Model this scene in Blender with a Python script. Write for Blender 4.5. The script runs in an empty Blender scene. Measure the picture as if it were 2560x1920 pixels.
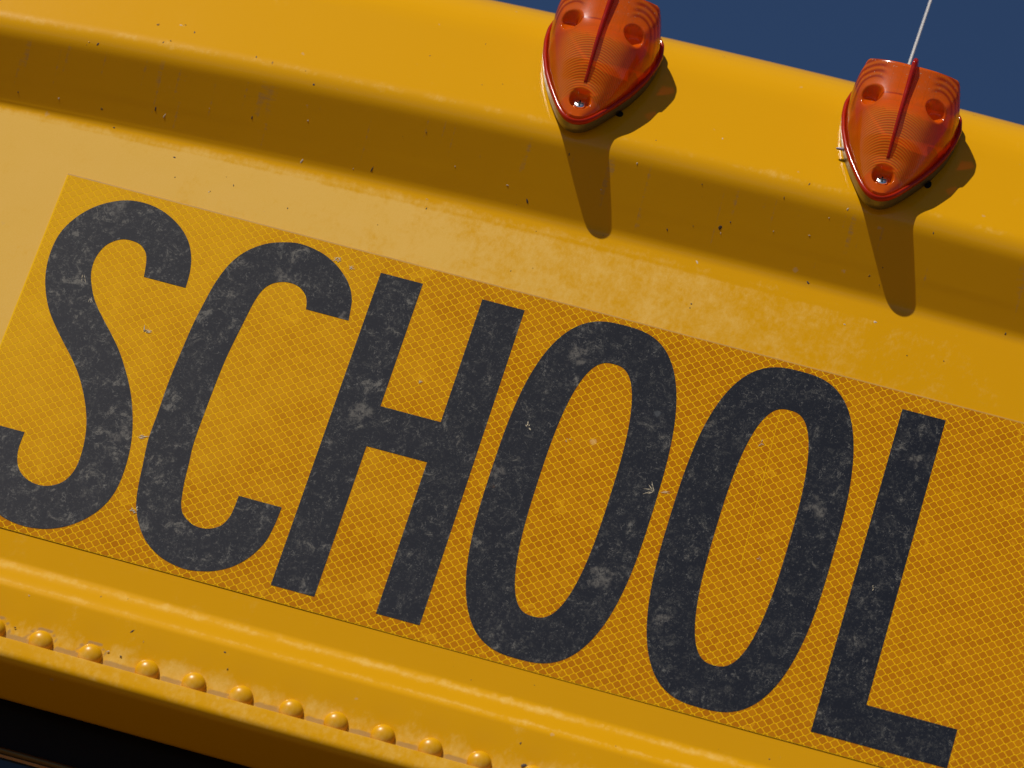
import bpy, math, random
import numpy as np
from mathutils import Matrix, Vector

S = bpy.context.scene
COL = S.collection
MM = 0.001
H0 = 2.55                      # height of the letters' baseline above the ground
XC = 257.5                     # bus centre line, mm

# ------------------------------------------------------------------ camera
cam = bpy.data.cameras.new("camera"); co = bpy.data.objects.new("camera", cam); COL.objects.link(co)
R = [[0.9595217053059168, -0.009177032306089412, 0.28148513126780983],
     [0.25294789324926414, 0.4675535876717711, -0.847001184152614],
     [-0.12383642577029588, 0.8839170915494534, 0.45094912675281845]]
m = Matrix.Identity(4)
for i in range(3):
    m[i][0] = R[0][i]; m[i][1] = -R[1][i]; m[i][2] = -R[2][i]
m[0][3], m[1][3], m[2][3] = 0.39513, -2.17139, -0.95134 + H0
co.matrix_world = m
cam.sensor_width = 36.0; cam.lens = 11014.5 / 2560 * 36
cam.clip_start = 0.05; cam.clip_end = 3000
cam.dof.use_dof = True; cam.dof.focus_distance = 2.47; cam.dof.aperture_fstop = 11
S.camera = co

# ------------------------------------------------------------------ light
SUN_D = Vector((28.0, 34.5, -46.5)).normalized()      # travel direction of sunlight
el = math.asin(-SUN_D.z); az = math.atan2(-SUN_D.x, -SUN_D.y)
w = bpy.data.worlds.new("World"); S.world = w; w.use_nodes = True
nt = w.node_tree; nt.nodes.clear()
sky = nt.nodes.new("ShaderNodeTexSky"); sky.sky_type = 'NISHITA'; sky.sun_disc = False
sky.sun_elevation = el; sky.sun_rotation = az; sky.altitude = 2500; sky.air_density = 1.0
sky.dust_density = 0.0; sky.ozone_density = 8.0
bg = nt.nodes.new("ShaderNodeBackground"); bg.inputs[1].default_value = 0.05
wo = nt.nodes.new("ShaderNodeOutputWorld")
nt.links.new(sky.outputs[0], bg.inputs[0]); nt.links.new(bg.outputs[0], wo.inputs[0])
sl = bpy.data.lights.new("sun", 'SUN'); sl.energy = 4.2; sl.angle = math.radians(0.53); sl.color = (1, 0.965, 0.90)
so = bpy.data.objects.new("sun", sl); COL.objects.link(so)
so.rotation_euler = SUN_D.to_track_quat('-Z', 'Y').to_euler(); so.location = (-3, -3, 8)
S.view_settings.view_transform = 'Standard'; S.view_settings.look = 'None'
S.view_settings.exposure = 0.0; S.view_settings.gamma = 1; S.view_settings.use_curve_mapping = False

# ------------------------------------------------------------------ node helpers
class NG:
    def __init__(s, name):
        s.mat = bpy.data.materials.new(name); s.mat.use_nodes = True
        s.nt = s.mat.node_tree; s.nt.nodes.clear()
        s.out = s.n("ShaderNodeOutputMaterial")
    def n(s, t, **k):
        x = s.nt.nodes.new(t)
        for a, b in k.items(): setattr(x, a, b)
        return x
    def set(s, sock, v):
        if isinstance(v, bpy.types.NodeSocket): s.nt.links.new(v, sock)
        elif isinstance(v, (tuple, list)) and len(v) == 3 and sock.type == 'RGBA': sock.default_value = (*v, 1)
        else: sock.default_value = v
    def math(s, op, a, b=None, c=None, clamp=False):
        x = s.n("ShaderNodeMath", operation=op); x.use_clamp = clamp
        s.set(x.inputs[0], a)
        if b is not None: s.set(x.inputs[1], b)
        if c is not None: s.set(x.inputs[2], c)
        return x.outputs[0]
    def ramp(s, v, a, b, lo=0.0, hi=1.0):
        x = s.n("ShaderNodeMapRange"); x.interpolation_type = 'SMOOTHSTEP'
        s.set(x.inputs[0], v); s.set(x.inputs[1], a); s.set(x.inputs[2], b); s.set(x.inputs[3], lo); s.set(x.inputs[4], hi)
        return x.outputs[0]
    def mix(s, f, a, b):
        x = s.n("ShaderNodeMix", data_type='RGBA'); s.set(x.inputs[0], f); s.set(x.inputs[6], a); s.set(x.inputs[7], b)
        return x.outputs[2]
    def pos(s):
        return s.n("ShaderNodeTexCoord").outputs['Object']
    def xyz(s, v):
        x = s.n("ShaderNodeSeparateXYZ"); s.set(x.inputs[0], v); return x.outputs
    def scale(s, v, k):
        x = s.n("ShaderNodeVectorMath", operation='MULTIPLY'); s.set(x.inputs[0], v); x.inputs[1].default_value = k
        return x.outputs[0]
    def noise(s, v, sc, det=4, rough=0.55, dist=0.0):
        x = s.n("ShaderNodeTexNoise"); s.set(x.inputs['Vector'], v); x.inputs['Scale'].default_value = sc
        x.inputs['Detail'].default_value = det; x.inputs['Roughness'].default_value = rough
        x.inputs['Distortion'].default_value = dist
        return x.outputs[0]
    def voro(s, v, sc, feat='F1'):
        x = s.n("ShaderNodeTexVoronoi", feature=feat); s.set(x.inputs['Vector'], v); x.inputs['Scale'].default_value = sc
        return x.outputs
    def attr(s, name):
        return s.n("ShaderNodeAttribute", attribute_name=name).outputs['Fac']
    def bump(s, h, dist, strength=1.0, normal=None):
        x = s.n("ShaderNodeBump"); s.set(x.inputs['Height'], h); x.inputs['Distance'].default_value = dist
        x.inputs['Strength'].default_value = strength
        if normal is not None: s.set(x.inputs['Normal'], normal)
        return x.outputs[0]
    def pbr(s, color, rough, metal=0.0, normal=None, coat=0.0, coat_rough=0.1, spec=0.5):
        x = s.n("ShaderNodeBsdfPrincipled")
        s.set(x.inputs['Base Color'], color); s.set(x.inputs['Roughness'], rough); s.set(x.inputs['Metallic'], metal)
        s.set(x.inputs['Coat Weight'], coat); x.inputs['Coat Roughness'].default_value = coat_rough
        s.set(x.inputs['Specular IOR Level'], spec)
        if normal is not None: s.set(x.inputs['Normal'], normal)
        return x
    def done(s, sh):
        s.nt.links.new(sh.outputs[0] if hasattr(sh, 'outputs') else sh, s.out.inputs[0]); return s.mat

YEL = (0.70, 0.335, 0.004)
TAN = (0.76, 0.47, 0.122)

def specks(g, p, sc, size, thr):
    """sparse irregular spots: 1 inside a spot"""
    d = g.n("ShaderNodeTexNoise"); g.set(d.inputs['Vector'], p); d.inputs['Scale'].default_value = 900; d.inputs['Detail'].default_value = 2
    off = g.n("ShaderNodeVectorMath", operation='MULTIPLY_ADD'); g.set(off.inputs[0], d.outputs[1]); off.inputs[1].default_value = (0.0022,) * 3; g.set(off.inputs[2], p)
    v = g.n("ShaderNodeTexVoronoi"); g.set(v.inputs['Vector'], off.outputs[0]); v.inputs['Scale'].default_value = sc
    r = g.xyz(v.outputs['Color'])
    on = g.math('GREATER_THAN', r[0], thr)
    s2 = g.math('MULTIPLY', r[1], size)
    return g.math('MULTIPLY', on, g.ramp(v.outputs['Distance'], s2, g.math('MULTIPLY', s2, 0.55)))

def mat_paint(name="yellow_paint", r0=0.13):
    g = NG(name); p = g.pos()
    base = g.mix(g.noise(p, 9, 3), (0.622, 0.294, 0.0005), (0.642, 0.307, 0.0008))
    dust_and_glow = g.attr('dust_and_glow')
    f = g.noise(p, 55, 8, 0.68)
    fs = g.noise(g.scale(p, (1, 1, 0.7)), 330, 7, 0.72)
    ff = g.math('MULTIPLY_ADD', fs, 0.45, g.math('MULTIPLY', f, 0.55))
    # dust cover: soft where thick, broken into patches where thin
    t = g.math('ADD', dust_and_glow, g.math('MULTIPLY', g.math('SUBTRACT', ff, 0.5), 2.3))
    cov = g.ramp(t, 0.30, 1.05)
    cov = g.math('MULTIPLY', cov, 0.90)
    grain = g.ramp(g.noise(p, 1500, 3, 0.7), 0.35, 0.7, 0.82, 1.05)
    cov = g.math('MULTIPLY', cov, grain, clamp=True)
    tan = g.mix(g.noise(p, 30, 4), TAN, (0.72, 0.44, 0.09))
    col = g.mix(cov, base, tan)
    # dirt brushed into corners
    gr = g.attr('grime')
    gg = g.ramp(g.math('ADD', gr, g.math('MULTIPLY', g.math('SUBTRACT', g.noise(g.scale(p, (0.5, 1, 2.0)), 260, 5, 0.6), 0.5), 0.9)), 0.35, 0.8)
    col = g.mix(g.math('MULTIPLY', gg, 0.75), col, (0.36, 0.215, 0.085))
    # pale smears, dark bug marks
    s1 = specks(g, p, 75, 0.16, 0.80)
    col = g.mix(g.math('MULTIPLY', s1, 0.45), col, (0.52, 0.34, 0.17))
    s2 = specks(g, p, 60, 0.075, 0.86)
    col = g.mix(g.math('MULTIPLY', s2, 0.8), col, (0.11, 0.065, 0.03))
    s3 = specks(g, g.scale(p, (1.0, 1.0, 0.42)), 95, 0.07, 0.90)
    col = g.mix(g.math('MULTIPLY', s3, 0.7), col, (0.17, 0.10, 0.045))
    rough = g.math('ADD', g.math('MULTIPLY_ADD', cov, 0.10, r0), g.math('MULTIPLY', dust_and_glow, 0.22), clamp=True)
    h = g.math('ADD', g.math('MULTIPLY', g.noise(p, 240, 3), 0.10), g.math('MULTIPLY', g.noise(p, 16, 2), 1.0))
    h = g.math('ADD', h, g.math('MULTIPLY', s2, 1.2))
    nrm = g.bump(h, 0.00045, 0.5)
    return g.done(g.pbr(col, rough, normal=nrm, coat=0.0, spec=g.math('SUBTRACT', g.math('MULTIPLY_ADD', cov, -0.15, 0.24), g.math('MULTIPLY', dust_and_glow, 0.25), clamp=True)))

def mat_film(name, cell):
    g = NG(name); p = g.pos()
    X = g.xyz(p)
    if cell:
        rnd = g.n("ShaderNodeNewGeometry").outputs['Random Per Island']
        base = g.mix(rnd, (0.42, 0.142, 0.0003), (0.50, 0.190, 0.0005))
        odd = g.math('GREATER_THAN', g.noise(g.scale(p, (1, 0, 1)), 60, 3, 0.7), 0.64)
        base = g.mix(g.math('MULTIPLY', odd, 0.5), base, (0.66, 0.31, 0.004))
        dots = specks(g, p, 330, 0.35, 0.86)
        base = g.mix(g.math('MULTIPLY', dots, 0.4), base, (0.66, 0.34, 0.02))
    else:
        base = (0.85, 0.475, 0.0005)
    dust_and_glow = g.attr('dust_and_glow')
    n1 = g.noise(p, 38, 7, 0.66)
    t = g.math('ADD', dust_and_glow, g.math('MULTIPLY', g.math('SUBTRACT', n1, 0.5), 0.7))
    cov = g.math('MULTIPLY', g.ramp(t, 0.0, 1.1), 0.72 if cell else 0.35)
    col = g.mix(cov, base, (0.78, 0.425, 0.015))  # yellowish lift: glow off the left of the film, put into its colour
    s1 = specks(g, p, 48, 0.13, 0.86)
    col = g.mix(g.math('MULTIPLY', s1, 0.55), col, (0.74, 0.45, 0.16))
    nrm = g.bump(n1, 0.0003, 0.25)
    return g.done(g.pbr(col, 0.14, normal=nrm, spec=0.22))

BLOTS = [(-0.1586, 0.2057, 0.0110), (0.0164, 0.1145, 0.0080), (0.1710, 0.0555, 0.0075), (0.3187, 0.1736, 0.0050), (0.2731, 0.1291, 0.0070), (0.1220, 0.1842, 0.0070), (-0.0532, 0.1827, 0.0060), (-0.0117, 0.1709, 0.0050), (0.0969, 0.1009, 0.0060), (-0.1079, 0.0631, 0.0060), (0.2104, 0.0422, 0.0050), (0.0880, 0.0120, 0.0040)]
def mat_ink():
    g = NG("black_ink"); p = g.pos()
    dust_and_glow = g.attr('dust_and_glow')
    n1 = g.noise(p, 95, 9, 0.78, 0.8); n2 = g.noise(p, 430, 8, 0.8, 0.9); n3 = g.noise(p, 24, 3)
    col = g.mix(n3, (0.0085, 0.009, 0.0115), (0.0145, 0.015, 0.018))
    mott = g.ramp(g.math('ADD', g.math('MULTIPLY', n2, 0.55), g.math('MULTIPLY', n1, 0.45)), 0.49, 0.62)
    col = g.mix(g.math('MULTIPLY', mott, g.math('MULTIPLY_ADD', dust_and_glow, 0.30, 0.58)), col, (0.075, 0.072, 0.062))
    sp = g.ramp(g.noise(p, 900, 4, 0.6, 0.5), 0.58, 0.72)
    col = g.mix(g.math('MULTIPLY', g.math('MULTIPLY', sp, 0.75), g.ramp(n1, 0.36, 0.56)), col, (0.17, 0.165, 0.15))
    pat = g.ramp(g.math('ADD', n1, g.math('MULTIPLY', dust_and_glow, 0.055)), 0.60, 0.66)
    brk = g.ramp(n2, 0.38, 0.50)
    col = g.mix(g.math('MULTIPLY', g.math('MULTIPLY', pat, brk), 0.75), col, (0.155, 0.142, 0.118))
    wv2 = g.n("ShaderNodeTexNoise"); g.set(wv2.inputs['Vector'], p); wv2.inputs['Scale'].default_value = 140; wv2.inputs['Detail'].default_value = 5
    wq = g.n("ShaderNodeVectorMath", operation='MULTIPLY_ADD'); g.set(wq.inputs[0], wv2.outputs[1]); wq.inputs[1].default_value = (0.024,) * 3; g.set(wq.inputs[2], p)
    tot = None
    for (bx, bz, br) in BLOTS:
        dv = g.n("ShaderNodeVectorMath", operation='DISTANCE'); g.set(dv.inputs[0], wq.outputs[0]); dv.inputs[1].default_value = (bx + 0.012, 0.012, bz + 0.012)
        k_ = g.ramp(dv.outputs['Value'], br, br * 0.35)
        tot = k_ if tot is None else g.math('MAXIMUM', tot, k_)
    col = g.mix(g.math('MULTIPLY', tot, g.ramp(n2, 0.38, 0.56, 0.0, 0.6)), col, (0.17, 0.155, 0.13))
    # scratches: thin warped strokes
    wv = g.noise(g.scale(p, (1.0, 0.0, 0.22)), 330, 5, 0.8, 1.4)
    scr = g.ramp(g.math('ABSOLUTE', g.math('SUBTRACT', wv, 0.5)), 0.006, 0.0)
    scr = g.math('MULTIPLY', scr, g.ramp(n1, 0.5, 0.62))
    col = g.mix(g.math('MULTIPLY', scr, 0.5), col, (0.24, 0.23, 0.20))
    for sc_, th_ in ((70, 0.0), (120, 0.37)):
        ve = g.n("ShaderNodeTexVoronoi", feature='DISTANCE_TO_EDGE'); g.set(ve.inputs['Vector'], wq.outputs[0]); ve.inputs['Scale'].default_value = sc_
        ln = g.ramp(ve.outputs['Distance'], 0.022, 0.006)
        ln = g.math('MULTIPLY', ln, g.ramp(g.noise(g.scale(p, (1.3, 1, 0.8)), 80 + sc_, 3, 0.6), 0.54, 0.62))
        col = g.mix(g.math('MULTIPLY', ln, 0.5), col, (0.20, 0.19, 0.165))
    rust = g.math('MULTIPLY', specks(g, p, 70, 0.13, 0.84), 0.5)
    col = g.mix(rust, col, (0.22, 0.105, 0.03))
    wht = specks(g, p, 60, 0.05, 0.88)
    col = g.mix(wht, col, (0.45, 0.45, 0.46))
    gry = specks(g, p, 40, 0.12, 0.80)
    col = g.mix(g.math('MULTIPLY', gry, 0.5), col, (0.11, 0.115, 0.115))
    col = g.mix(g.math('MULTIPLY', dust_and_glow, 0.16), col, (0.20, 0.18, 0.16))  # grey sun haze painted over the left-hand letters
    return g.done(g.pbr(col, g.math('MULTIPLY_ADD', mott, 0.05, 0.22), normal=g.bump(n2, 0.0001, 0.3), spec=0.38))

def lens_mat(name, kind):
    """amber moulded plastic"""
    g = NG(name); p = g.pos(); X = g.xyz(p)          # lamp-local: x across, y up the face, z away from it
    x, s, z = X[0], X[1], X[2]
    if kind == 'dome':
        ds = g.math('SUBTRACT', s, 0.006)
        r = g.math('SQRT', g.math('ADD', g.math('POWER', x, 2.0), g.math('POWER', ds, 2.0)))
        ring = g.math('SINE', g.math('MULTIPLY', r, 2 * math.pi / 0.00135))
        top = g.ramp(s, 0.052, 0.044)
        away = g.ramp(r, 0.011, 0.013)
        ring = g.math('MULTIPLY', ring, g.math('MULTIPLY', top, away))
        ax = g.math('ABSOLUTE', x)
        ex = g.math('SUBTRACT', ax, 0.0195); es = g.math('SUBTRACT', s, 0.058)
        re = g.math('SQRT', g.math('ADD', g.math('POWER', ex, 2.0), g.math('POWER', g.math('MULTIPLY', es, 0.8), 2.0)))
        fl = g.math('SINE', g.math('MULTIPLY', re, 2 * math.pi / 0.0031))
        flm = g.math('MULTIPLY', g.math('MULTIPLY', g.ramp(re, 0.0065, 0.0085), g.ramp(s, 0.047, 0.056)), g.ramp(ax, 0.011, 0.017))
        fl = g.math('MULTIPLY', fl, flm)
        gv = g.math('ABSOLUTE', g.math('SINE', g.math('MULTIPLY', x, math.pi / 0.0052)))
        gv = g.math('MULTIPLY', g.ramp(gv, 0.10, 0.0), g.math('MULTIPLY', g.ramp(s, 0.048, 0.056), g.ramp(ax, 0.021, 0.016)))
        ringc = g.math('MULTIPLY_ADD', ring, 0.5, 0.5)
        flc = g.math('MULTIPLY', g.math('MULTIPLY_ADD', fl, 0.5, 0.5), flm)
        lum = g.math('MULTIPLY', ringc, g.math('MULTIPLY', top, away))
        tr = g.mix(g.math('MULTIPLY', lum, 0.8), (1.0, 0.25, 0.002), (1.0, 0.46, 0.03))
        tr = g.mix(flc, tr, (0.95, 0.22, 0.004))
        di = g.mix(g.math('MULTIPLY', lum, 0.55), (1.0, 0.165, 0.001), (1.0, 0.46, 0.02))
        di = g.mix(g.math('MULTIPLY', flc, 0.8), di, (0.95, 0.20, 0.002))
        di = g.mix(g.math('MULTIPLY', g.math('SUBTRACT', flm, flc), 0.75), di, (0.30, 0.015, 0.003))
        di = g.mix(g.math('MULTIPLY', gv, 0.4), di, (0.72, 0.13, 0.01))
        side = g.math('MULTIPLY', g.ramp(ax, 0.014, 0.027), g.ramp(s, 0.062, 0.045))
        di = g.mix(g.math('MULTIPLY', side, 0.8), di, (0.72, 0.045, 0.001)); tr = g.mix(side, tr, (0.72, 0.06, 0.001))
        step = g.math('MULTIPLY', g.ramp(g.math('ABSOLUTE', g.math('SUBTRACT', s, 0.0575)), 0.0009, 0.0003), g.math('MULTIPLY', g.ramp(x, -0.0160, -0.0150), g.ramp(x, -0.001, -0.002)))
        di = g.mix(g.math('MULTIPLY', step, 0.7), di, (0.40, 0.03, 0.002))
        # fine dust on the upward panel and rim of the top
        du = g.math('MULTIPLY', g.ramp(g.noise(p, 160, 5, 0.6), 0.42, 0.75), g.ramp(s, 0.03, 0.07))
        di = g.mix(g.math('MULTIPLY', du, 0.14), di, (0.50, 0.27, 0.17))
        spk = g.math('MULTIPLY', specks(g, p, 700, 0.42, 0.72), g.ramp(s, 0.060, 0.074))
        spk = g.math('ADD', spk, g.math('MULTIPLY', specks(g, p, 420, 0.22, 0.93), 0.8), clamp=True)
        di = g.mix(g.math('MULTIPLY', spk, 0.7), di, (0.85, 0.62, 0.40))
        h = g.math('ADD', g.math('MULTIPLY', ring, 0.30), g.math('ADD', g.math('MULTIPLY', fl, 0.32), g.math('MULTIPLY', gv, -0.35)))
        nb = g.bump(h, 0.0005, 0.45)
        ns = g.bump(g.noise(p, 120, 2), 0.0002, 0.25)
        opac = 0.66; gr = 0.12
    else:
        tr = (0.75, 0.035, 0.002); di = (0.64, 0.030, 0.002) if kind == 'rim' else (0.55, 0.016, 0.002)
        nb = ns = g.bump(g.noise(p, 150, 2), 0.0002, 0.2)
        opac = 0.72; gr = 0.14; du = g.ramp(g.noise(p, 90, 4), 0.45, 0.75)
        di = g.mix(g.math('MULTIPLY', du, 0.10), di, (0.55, 0.25, 0.15))
    t = g.n("ShaderNodeBsdfTransparent"); g.set(t.inputs[0], tr)
    d = g.n("ShaderNodeBsdfDiffuse"); g.set(d.inputs[0], di); g.set(d.inputs['Normal'], nb)
    tl = g.n("ShaderNodeBsdfTranslucent"); g.set(tl.inputs[0], di); g.set(tl.inputs['Normal'], nb)
    m1 = g.n("ShaderNodeMixShader"); m1.inputs[0].default_value = 0.35
    g.nt.links.new(d.outputs[0], m1.inputs[1]); g.nt.links.new(tl.outputs[0], m1.inputs[2])
    m2 = g.n("ShaderNodeMixShader"); m2.inputs[0].default_value = opac
    g.nt.links.new(t.outputs[0], m2.inputs[1]); g.nt.links.new(m1.outputs[0], m2.inputs[2])
    gl = g.n("ShaderNodeBsdfGlossy"); gl.inputs['Roughness'].default_value = gr; g.set(gl.inputs['Normal'], ns)
    fr = g.n("ShaderNodeFresnel"); fr.inputs[0].default_value = 1.42; g.set(fr.inputs['Normal'], ns)
    m3 = g.n("ShaderNodeMixShader"); g.nt.links.new(fr.outputs[0], m3.inputs[0])
    g.nt.links.new(m2.outputs[0], m3.inputs[1]); g.nt.links.new(gl.outputs[0], m3.inputs[2])
    return g.done(m3)

def simple(name, col, rough, metal=0.0, var=0.3, sc=60, spec=0.5, bumpd=0.0003):
    g = NG(name); p = g.pos(); n = g.noise(p, sc, 5, 0.6)
    c = g.mix(n, tuple(v * (1 - var) for v in col), tuple(min(1, v * (1 + var)) for v in col))
    return g.done(g.pbr(c, g.math('MULTIPLY_ADD', n, 0.2, rough - 0.1), metal, normal=g.bump(n, bumpd, 0.3), spec=spec))

M = dict(paint=mat_paint(), rivet=mat_paint("rivet_paint", 0.27), cell=mat_film("reflective_cell", True), web=mat_film("reflective_web", False), ink=mat_ink(),
         seal=simple("film_edge", (0.50, 0.25, 0.004), 0.5), edge=simple("film_side", (0.16, 0.05, 0.004), 0.6),
         dome=lens_mat("amber_lens", 'dome'), rim=lens_mat("amber_rim", 'rim'), keel=lens_mat("amber_keel", 'keel'),
         housing=simple("lamp_housing", (0.23, 0.21, 0.15), 0.34, 0.8), floor=simple("lamp_reflector", (0.78, 0.66, 0.52), 0.5),
         steel=simple("screw_steel", (0.75, 0.74, 0.70), 0.22, 1.0, 0.1), dark=simple("black_rubber", (0.006, 0.0055, 0.0055), 0.7, spec=0.15),
         soffit=None, glass=simple("windscreen_glass", (0.012, 0.02, 0.024), 0.12, 0.0, 0.2),
         gold=simple("bronze_trim", (0.11, 0.066, 0.02), 0.35, 0.8), whip=simple("white_fibreglass", (0.82, 0.80, 0.74), 0.45, 0, 0.06),
         bug=simple("dried_bug", (0.055, 0.032, 0.018), 0.7), pale=simple("pale_grit", (0.55, 0.42, 0.26), 0.7, 0, 0.2),
         bounce_ground=simple("bounce_ground", (0.165, 0.10, 0.052), 0.9, 0, 0.3, 3, bumpd=0.003),  # reddish tone chosen for the warm light it throws upward
         scuff=simple("pale_scuff", (0.50, 0.42, 0.28), 0.7, 0, 0.3, 400),
         stub=simple("wire_stub", (0.25, 0.20, 0.24), 0.5))

# ------------------------------------------------------------------ mesh helpers
ROOT = bpy.data.objects.new("school_bus", None); COL.objects.link(ROOT)
ROOT.location = (XC * MM, 1.2, 0)
ROOT['label'] = "yellow school bus front with black SCHOOL lettering and two amber roof lamps"; ROOT['category'] = "school bus"
OFF = Vector((0, 0, H0)) - ROOT.location

def mesh(name, V, F, mats, parent=ROOT, smooth=True, mi=None, attrs=None, loc=None, mat=None, unit=MM, uv=None):
    me = bpy.data.meshes.new(name)
    me.from_pydata([tuple(c * unit for c in v) for v in V], [], F); me.validate(verbose=False)
    for k in (mats if isinstance(mats, (list, tuple)) else [mats]): me.materials.append(k)
    if mi is not None: me.polygons.foreach_set('material_index', mi)
    me.polygons.foreach_set('use_smooth', [smooth] * len(me.polygons))
    for k, a in (attrs or {}).items():
        at = me.attributes.new(k, 'FLOAT', 'POINT'); at.data.foreach_set('value', np.asarray(a, np.float32))
    me.update()
    o = bpy.data.objects.new(name, me); COL.objects.link(o); o.parent = parent
    if parent is ROOT: o.location = OFF
    if mat is not None: o.matrix_local = Matrix.Translation(OFF) @ mat if parent is ROOT else mat
    return o

def fillet(pts, n=9):
    """pts: (y,z,radius) polyline -> points with rounded corners"""
    out = [Vector(pts[0][:2])]
    for a, b, c in zip(pts, pts[1:], pts[2:]):
        A, B, Cc = Vector(a[:2]), Vector(b[:2]), Vector(c[:2]); r = b[2]
        u, v = (A - B).normalized(), (Cc - B).normalized()
        ang = u.angle(v)
        if r <= 0: out.append(B); continue
        tl = r / math.tan(ang / 2); c0 = B + (u + v).normalized() * (r / math.sin(ang / 2))
        p, q = B + u * tl, B + v * tl
        a0 = math.atan2(p.y - c0.y, p.x - c0.x); a1 = math.atan2(q.y - c0.y, q.x - c0.x)
        d = (a1 - a0 + math.pi) % (2 * math.pi) - math.pi
        for k in range(n + 1):
            t = a0 + d * k / n; out.append(c0 + Vector((math.cos(t), math.sin(t))) * r)
    out.append(Vector(pts[-1][:2])); return out

def resample(P, step):
    """points along polyline at roughly step(z) spacing"""
    out = [P[0]]
    for a, b in zip(P, P[1:]):
        L = (b - a).length
        if L < 1e-6: continue
        k = max(1, int(round(L / step((a + b) / 2))))
        for i in range(1, k + 1): out.append(a.lerp(b, i / k))
    return out

def vnoise(x, y, seed=0):
    def h(i, j):
        n = (i * 374761393 + j * 668265263 + seed * 1442695041) & 0xffffffff
        n = ((n ^ (n >> 13)) * 1274126177) & 0xffffffff
        return ((n ^ (n >> 16)) & 0xffff) / 65535.0
    xi = np.floor(x).astype(np.int64); yi = np.floor(y).astype(np.int64); fx = x - xi; fy = y - yi
    fx = fx * fx * (3 - 2 * fx); fy = fy * fy * (3 - 2 * fy)
    return (h(xi, yi) * (1 - fx) + h(xi + 1, yi) * fx) * (1 - fy) + (h(xi, yi + 1) * (1 - fx) + h(xi + 1, yi + 1) * fx) * fy
def fbm(x, y, seed=0, o=4):
    s = 0; a = 0.5
    for k in range(o): s = s + a * vnoise(x * 2 ** k, y * 2 ** k, seed + k); a *= 0.5
    return s / (1 - 0.5 ** o)
def sst(x, a, b):
    t = np.clip((x - a) / (b - a), 0, 1); return t * t * (3 - 2 * t)

# ------------------------------------------------------------------ front cap (one curved pressed sheet)
CK = ([-100, 225, 268, 312, 420, 2000], [0, 0, 7.5e-5, 9.4e-5, 1.0e-4, 1.0e-4])
def arch(x, z): return -np.interp(z, *CK) * (np.asarray(x) - XC) ** 2
PROF = fillet([(-6.2, -84, 0), (-5.6, -43.5, 9), (0, -26.5, 9), (0, 266, 17), (-24, 310.5, 24), (2.3, 424.4, 70), (420, 446, 0)], 12)
PROF = resample(PROF, lambda p: 2.2 if p.y < 425 and p.x < 60 else 25)
PY = np.array([p.x for p in PROF]); PZ = np.array([p.y for p in PROF])
XS = np.concatenate([np.arange(-850, -300, 12), np.arange(-300, 540, 2.0), np.arange(540, 1366, 12)])
RX = [-137.2, -110.2, -82.1, -49.9, -23.5, 3.1, 31.3, 56.4, 82.6, 109.1, 136.2, 165.6]
RX = [x + 2.9 for x in RX]; RZ = -70.2
gx, gk = np.meshgrid(XS, np.arange(len(PY)), indexing='ij')
Y = PY[gk].astype(float); Zb = PZ[gk].astype(float); Z = Zb + arch(gx, Zb)
for rx in RX:
    d2 = (gx - rx) ** 2 + (Zb - (RZ + 1)) ** 2
    Y += np.where(Y < 10, 0.9 * np.exp(-d2 / (2 * 9.5 ** 2)), 0)
Y += np.where(Zb < 280, 0.35 * (fbm(gx / 160, Zb / 120, 5, 2) - 0.5), 0)
n1 = fbm(gx / 18, Zb / 26, 11); n2 = fbm(gx / 5, Zb / 9, 12, 3); n3 = fbm(gx / 60, Zb / 50, 13)
dust_and_glow = np.zeros_like(gx)
lr = np.interp(gx, [-300, -150, 0, 140, 260, 400], [1.18, 1.10, 0.95, 0.66, 0.42, 0.16])
zr = Zb + 0
pan = sst(zr, 268 + 0, 252) * sst(zr, -6, 20)
dust_and_glow = np.maximum(dust_and_glow, pan * lr * (0.85 + 0.3 * n3))
low = (zr < 4) & (zr > -30)
dust_and_glow = np.maximum(dust_and_glow, np.where(low, 0.22 * lr, 0))
drip = fbm(gx / 4.5, Zb * 0 + 3, 21, 3)
la = zr + 30.0
dust_and_glow = np.maximum(dust_and_glow, 0.78 * np.exp(-(la / (2.6 + np.where(la > 0, 4.0 * np.clip(drip - 0.35, 0, 1), 0))) ** 2) * (0.55 + 0.7 * n1))
lb = zr + 40.5
dust_and_glow = np.maximum(dust_and_glow, 0.68 * np.exp(-(lb / 2.3) ** 2) * (0.5 + 0.8 * n1))
low2 = sst(zr, -46, -68)
dust_and_glow = np.maximum(dust_and_glow, low2 * 0.85 * (0.55 + 0.55 * n1)); dust_and_glow = np.maximum(dust_and_glow, np.where(zr < -44, 0.26, 0))
for rx in RX:
    r = np.sqrt((gx - rx) ** 2 + (Zb - RZ) ** 2)
    dust_and_glow -= 0.30 * np.exp(-(((gx - rx) / 9) ** 2 + ((Zb - RZ - 15) / 9) ** 2))
dust_and_glow -= 0.30 * np.exp(-((zr - 255.5) / 1.1) ** 2)
lc = zr - 316.5
dust_and_glow = np.maximum(dust_and_glow, np.interp(gx, [-300, 0, 200, 500], [0.50, 0.50, 0.46, 0.38]) * np.exp(-(lc / 3.8) ** 2) * (0.6 + 0.6 * n1))
dust_and_glow = np.maximum(dust_and_glow, np.where(zr > 318, 0.10, 0)); dust_and_glow = np.maximum(dust_and_glow, np.where((zr > 255) & (zr < 312), 0.08, 0))
grime = np.zeros_like(gx)
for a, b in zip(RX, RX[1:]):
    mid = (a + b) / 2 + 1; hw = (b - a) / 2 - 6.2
    grime = np.maximum(grime, 0.85 * sst(np.abs(gx - mid), hw + 2, hw - 2.5) * sst(zr, -67.8, -71))
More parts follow.
